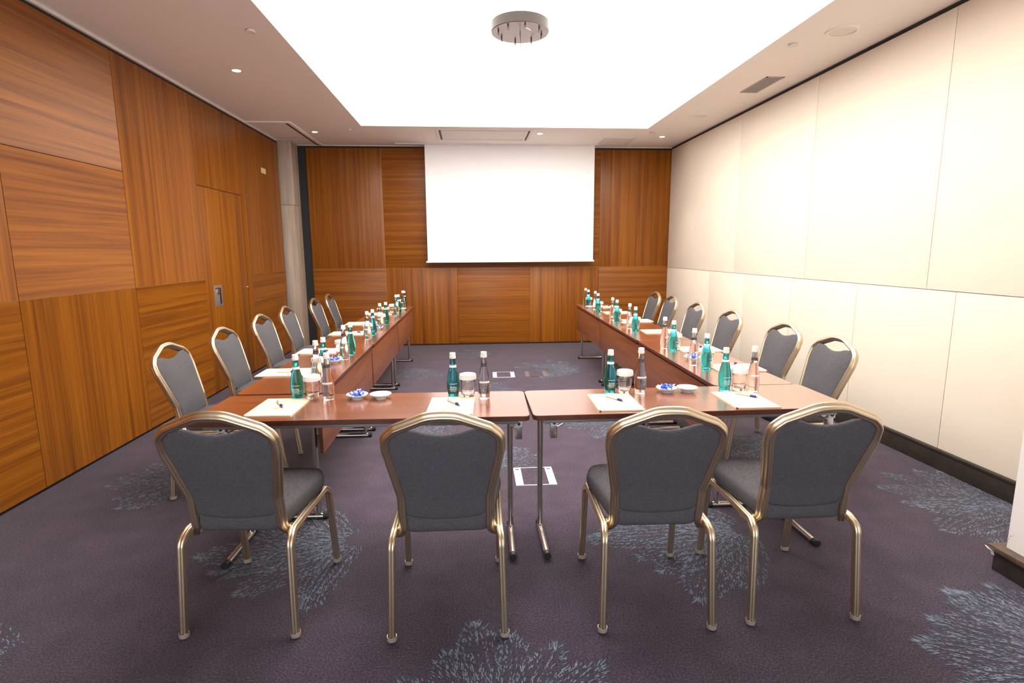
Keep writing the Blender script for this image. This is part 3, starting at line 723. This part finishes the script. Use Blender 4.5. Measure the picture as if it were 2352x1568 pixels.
PRO = {k: f() for k, f in dict(teal=lambda: make_bottle('teal'), clear=lambda: make_bottle('clear'), glass=make_tumbler, pad=make_pad, pen=make_pen, saucer=make_saucer, candy=make_candy).items()}
USED = set()
def put(kind, x, y, rz, label, cat, group, z=TZ, rot=None):
    o = PRO[kind]
    if kind in USED: o = dup(o, (x, y, z), rz)
    else: USED.add(kind); o.location = (x, y, z); o.rotation_euler = (0, 0, rz)
    o['label'] = label; o['category'] = cat
    if group: o['group'] = group
    if rot: o.rotation_euler = rot; o.scale = (1.25, 1.25, 1.25)
    return o
def setting(pad, pen, teal, gls, clear, face, where, group):
    """pad (x, y, deg); pen (x0, y0, x1, y1) tail to tip; face = heading of the sitter's view"""
    put('pad', pad[0], pad[1], rad(pad[2]), f'cream note pad with gold emblem, {where}', 'note pad', group)
    if pen:
        x0, y0, x1, y1 = pen
        put('pen', (x0+x1)/2, (y0+y1)/2, math.atan2(y1-y0, x1-x0), f'blue tipped pen on the note pad, {where}', 'pen', group, z=TZ+.0062)
    put('teal', *teal, face, f'teal water bottle with white cap, {where}', 'bottle', group)
    if gls: put('glass', *gls, face, f'lidded drinking glass between the bottles, {where}', 'glass', group)
    if clear: put('clear', *clear, face, f'clear water bottle with dark neck ring, {where}', 'bottle', group)
NEAR = [
  ((-.919, 2.628, -1.7), (-.955, 2.712, -.885, 2.590), (-.879, 2.792), (-.803, 2.786), (-.722, 2.772)),
  ((-.103, 2.572, -2.5), (-.121, 2.650, -.061, 2.552), (-.098, 2.757), (-.024, 2.744), (.057, 2.722)),
  ((.684, 2.565, -1.0), (.660, 2.652, .726, 2.552), (.708, 2.757), (.782, 2.747), (.864, 2.745)),
  ((1.324, 2.550, -1.5), (1.326, 2.650, 1.398, 2.556), (1.317, 2.755), (1.389, 2.742), (1.458, 2.728))]
for i, (pad, pen, te, gl, cl) in enumerate(NEAR):
    setting(pad, pen, te, gl, cl, .05, f'near table, {ORD[i]} place from the wooden wall', 'place settings on the near table')
WOOD = [  # along the wooden wall, camera end first
  ((-1.135, 3.415, -90), (-1.175, 3.392, -1.060, 3.396), (-.885, 3.345), (-.893, 3.262), (-.882, 3.172)),
  ((-1.120, 4.140, -91), (-1.16, 4.14, -1.05, 4.12), (-.862, 3.995), (-.912, 3.908), (-.872, 3.825)),
  ((-1.110, 5.045, -90), (-1.10, 5.06, -.99, 5.05), (-.868, 4.945), (-.892, 4.81), (-.872, 4.705)),
  ((-1.120, 5.735, -89), None, (-.858, 5.650), (-.885, 5.52), (-.880, 5.425)),
  ((-1.070, 6.600, -90), None, (-.855, 6.625), (-.915, 6.545), (-.862, 6.465)),
  ((-1.055, 7.290, -90), None, (-.858, 7.235), (-.925, 7.175), (-.862, 7.125))]
for i, (pad, pen, te, gl, cl) in enumerate(WOOD):
    setting(pad, pen, te, gl, cl, -PI/2 + .75, f'wooden wall arm, {ORD[5-i]} place from the screen', 'place settings on the wooden wall arm')
CREAM = [
  ((1.632, 3.268, 88), (1.600, 3.322, 1.682, 3.372), (1.424, 3.238), (1.470, 3.325), (1.412, 3.402)),
  ((1.662, 3.925, 89), (1.62, 3.93, 1.72, 3.99), (1.450, 3.868), (1.500, 3.950), (1.438, 4.020)),
  ((1.684, 4.845, 90), (1.66, 4.80, 1.75, 4.87), (1.466, 4.862), (1.505, 4.97), (1.474, 5.075)),
  ((1.708, 5.615, 90), None, (1.487, 5.580), (1.52, 5.67), (1.483, 5.745)),
  ((1.702, 6.385, 90), None, (1.488, 6.440), (1.53, 6.53), (1.506, 6.670)),
  ((1.745, 7.065, 90), (1.70, 7.04, 1.80, 7.11), (1.505, 7.065), (1.53, 7.14), (1.50, 7.22))]
for i, (pad, pen, te, gl, cl) in enumerate(CREAM):
    setting(pad, pen, te, gl, cl, PI/2 - .75, f'cream wall arm, {ORD[5-i]} place from the screen', 'place settings on the cream wall arm')
def saucer(x, y, label, candy, seed=0):
    put('saucer', x, y, 0, label, 'saucer', 'white saucers')
    rg = random.Random(seed)
    for k in range(candy or 0):
        a = 2*PI*k/max(1, candy-1) + .3; r = .026 if k else 0.0
        put('candy', x + r*math.cos(a), y + r*math.sin(a), rg.uniform(0, 6.28), f'blue and white wrapped candy on the {label}', 'candy', f'candies on the {label}',
            z=TZ + (.0185 if k else .0125), rot=(rg.uniform(-.3, .3), rg.uniform(-.5, .5), rg.uniform(0, 6.28)))
saucer(-.578, 2.762, 'candy saucer on near table, wooden wall half', 7, 1)
saucer(-.462, 2.758, 'empty white saucer on near table, wooden wall half', 0)
saucer(1.003, 2.745, 'candy saucer on near table, cream wall half', 7, 2)
saucer(1.112, 2.743, 'empty white saucer on near table, cream wall half', 0)
saucer(-.915, 3.70, 'candy saucer on wooden wall arm near cross row', 6, 3)
saucer(-.885, 5.28, 'candy saucer on wooden wall arm, middle table', 5, 4)
saucer(-.862, 7.02, 'empty saucer at screen end of wooden wall arm', 0)
saucer(1.466, 3.555, 'candy saucer on cream wall arm near cross row', 6, 5)
saucer(1.518, 5.34, 'empty saucer on cream wall arm, middle table', 0)
saucer(1.505, 6.96, 'empty saucer at screen end of cream wall arm', 0)

# ------------------------------------------------------------------ camera, world, view
F, pitch, yaw, roll = 1278.19, 0.1623, 0.0729, 0.006
cam = bpy.data.cameras.new('camera'); co = bpy.data.objects.new('camera', cam); COL.objects.link(co)
cam.sensor_width = 36; cam.lens = F/2352*36; cam.clip_start = .02
right = Vector((0.99725403, -0.07381863, -0.00593396)); down = Vector((-0.01776844, -0.16071519, -0.98684087)); fwd = Vector((0.07189356, 0.98423648, -0.16158551))
co.matrix_world = Matrix(((right.x, -down.x, -fwd.x, 0), (right.y, -down.y, -fwd.y, 0), (right.z, -down.z, -fwd.z, 1.47), (0, 0, 0, 1)))
SC.camera = co
wd = bpy.data.worlds.new('world'); SC.world = wd; wd.use_nodes = True
wd.node_tree.nodes['Background'].inputs[0].default_value = (.02, .02, .02, 1)
SC.view_settings.view_transform = 'Standard'; SC.view_settings.look = 'None'; SC.view_settings.gamma = 1; SC.view_settings.use_curve_mapping = False
SC.view_settings.exposure = 0.5
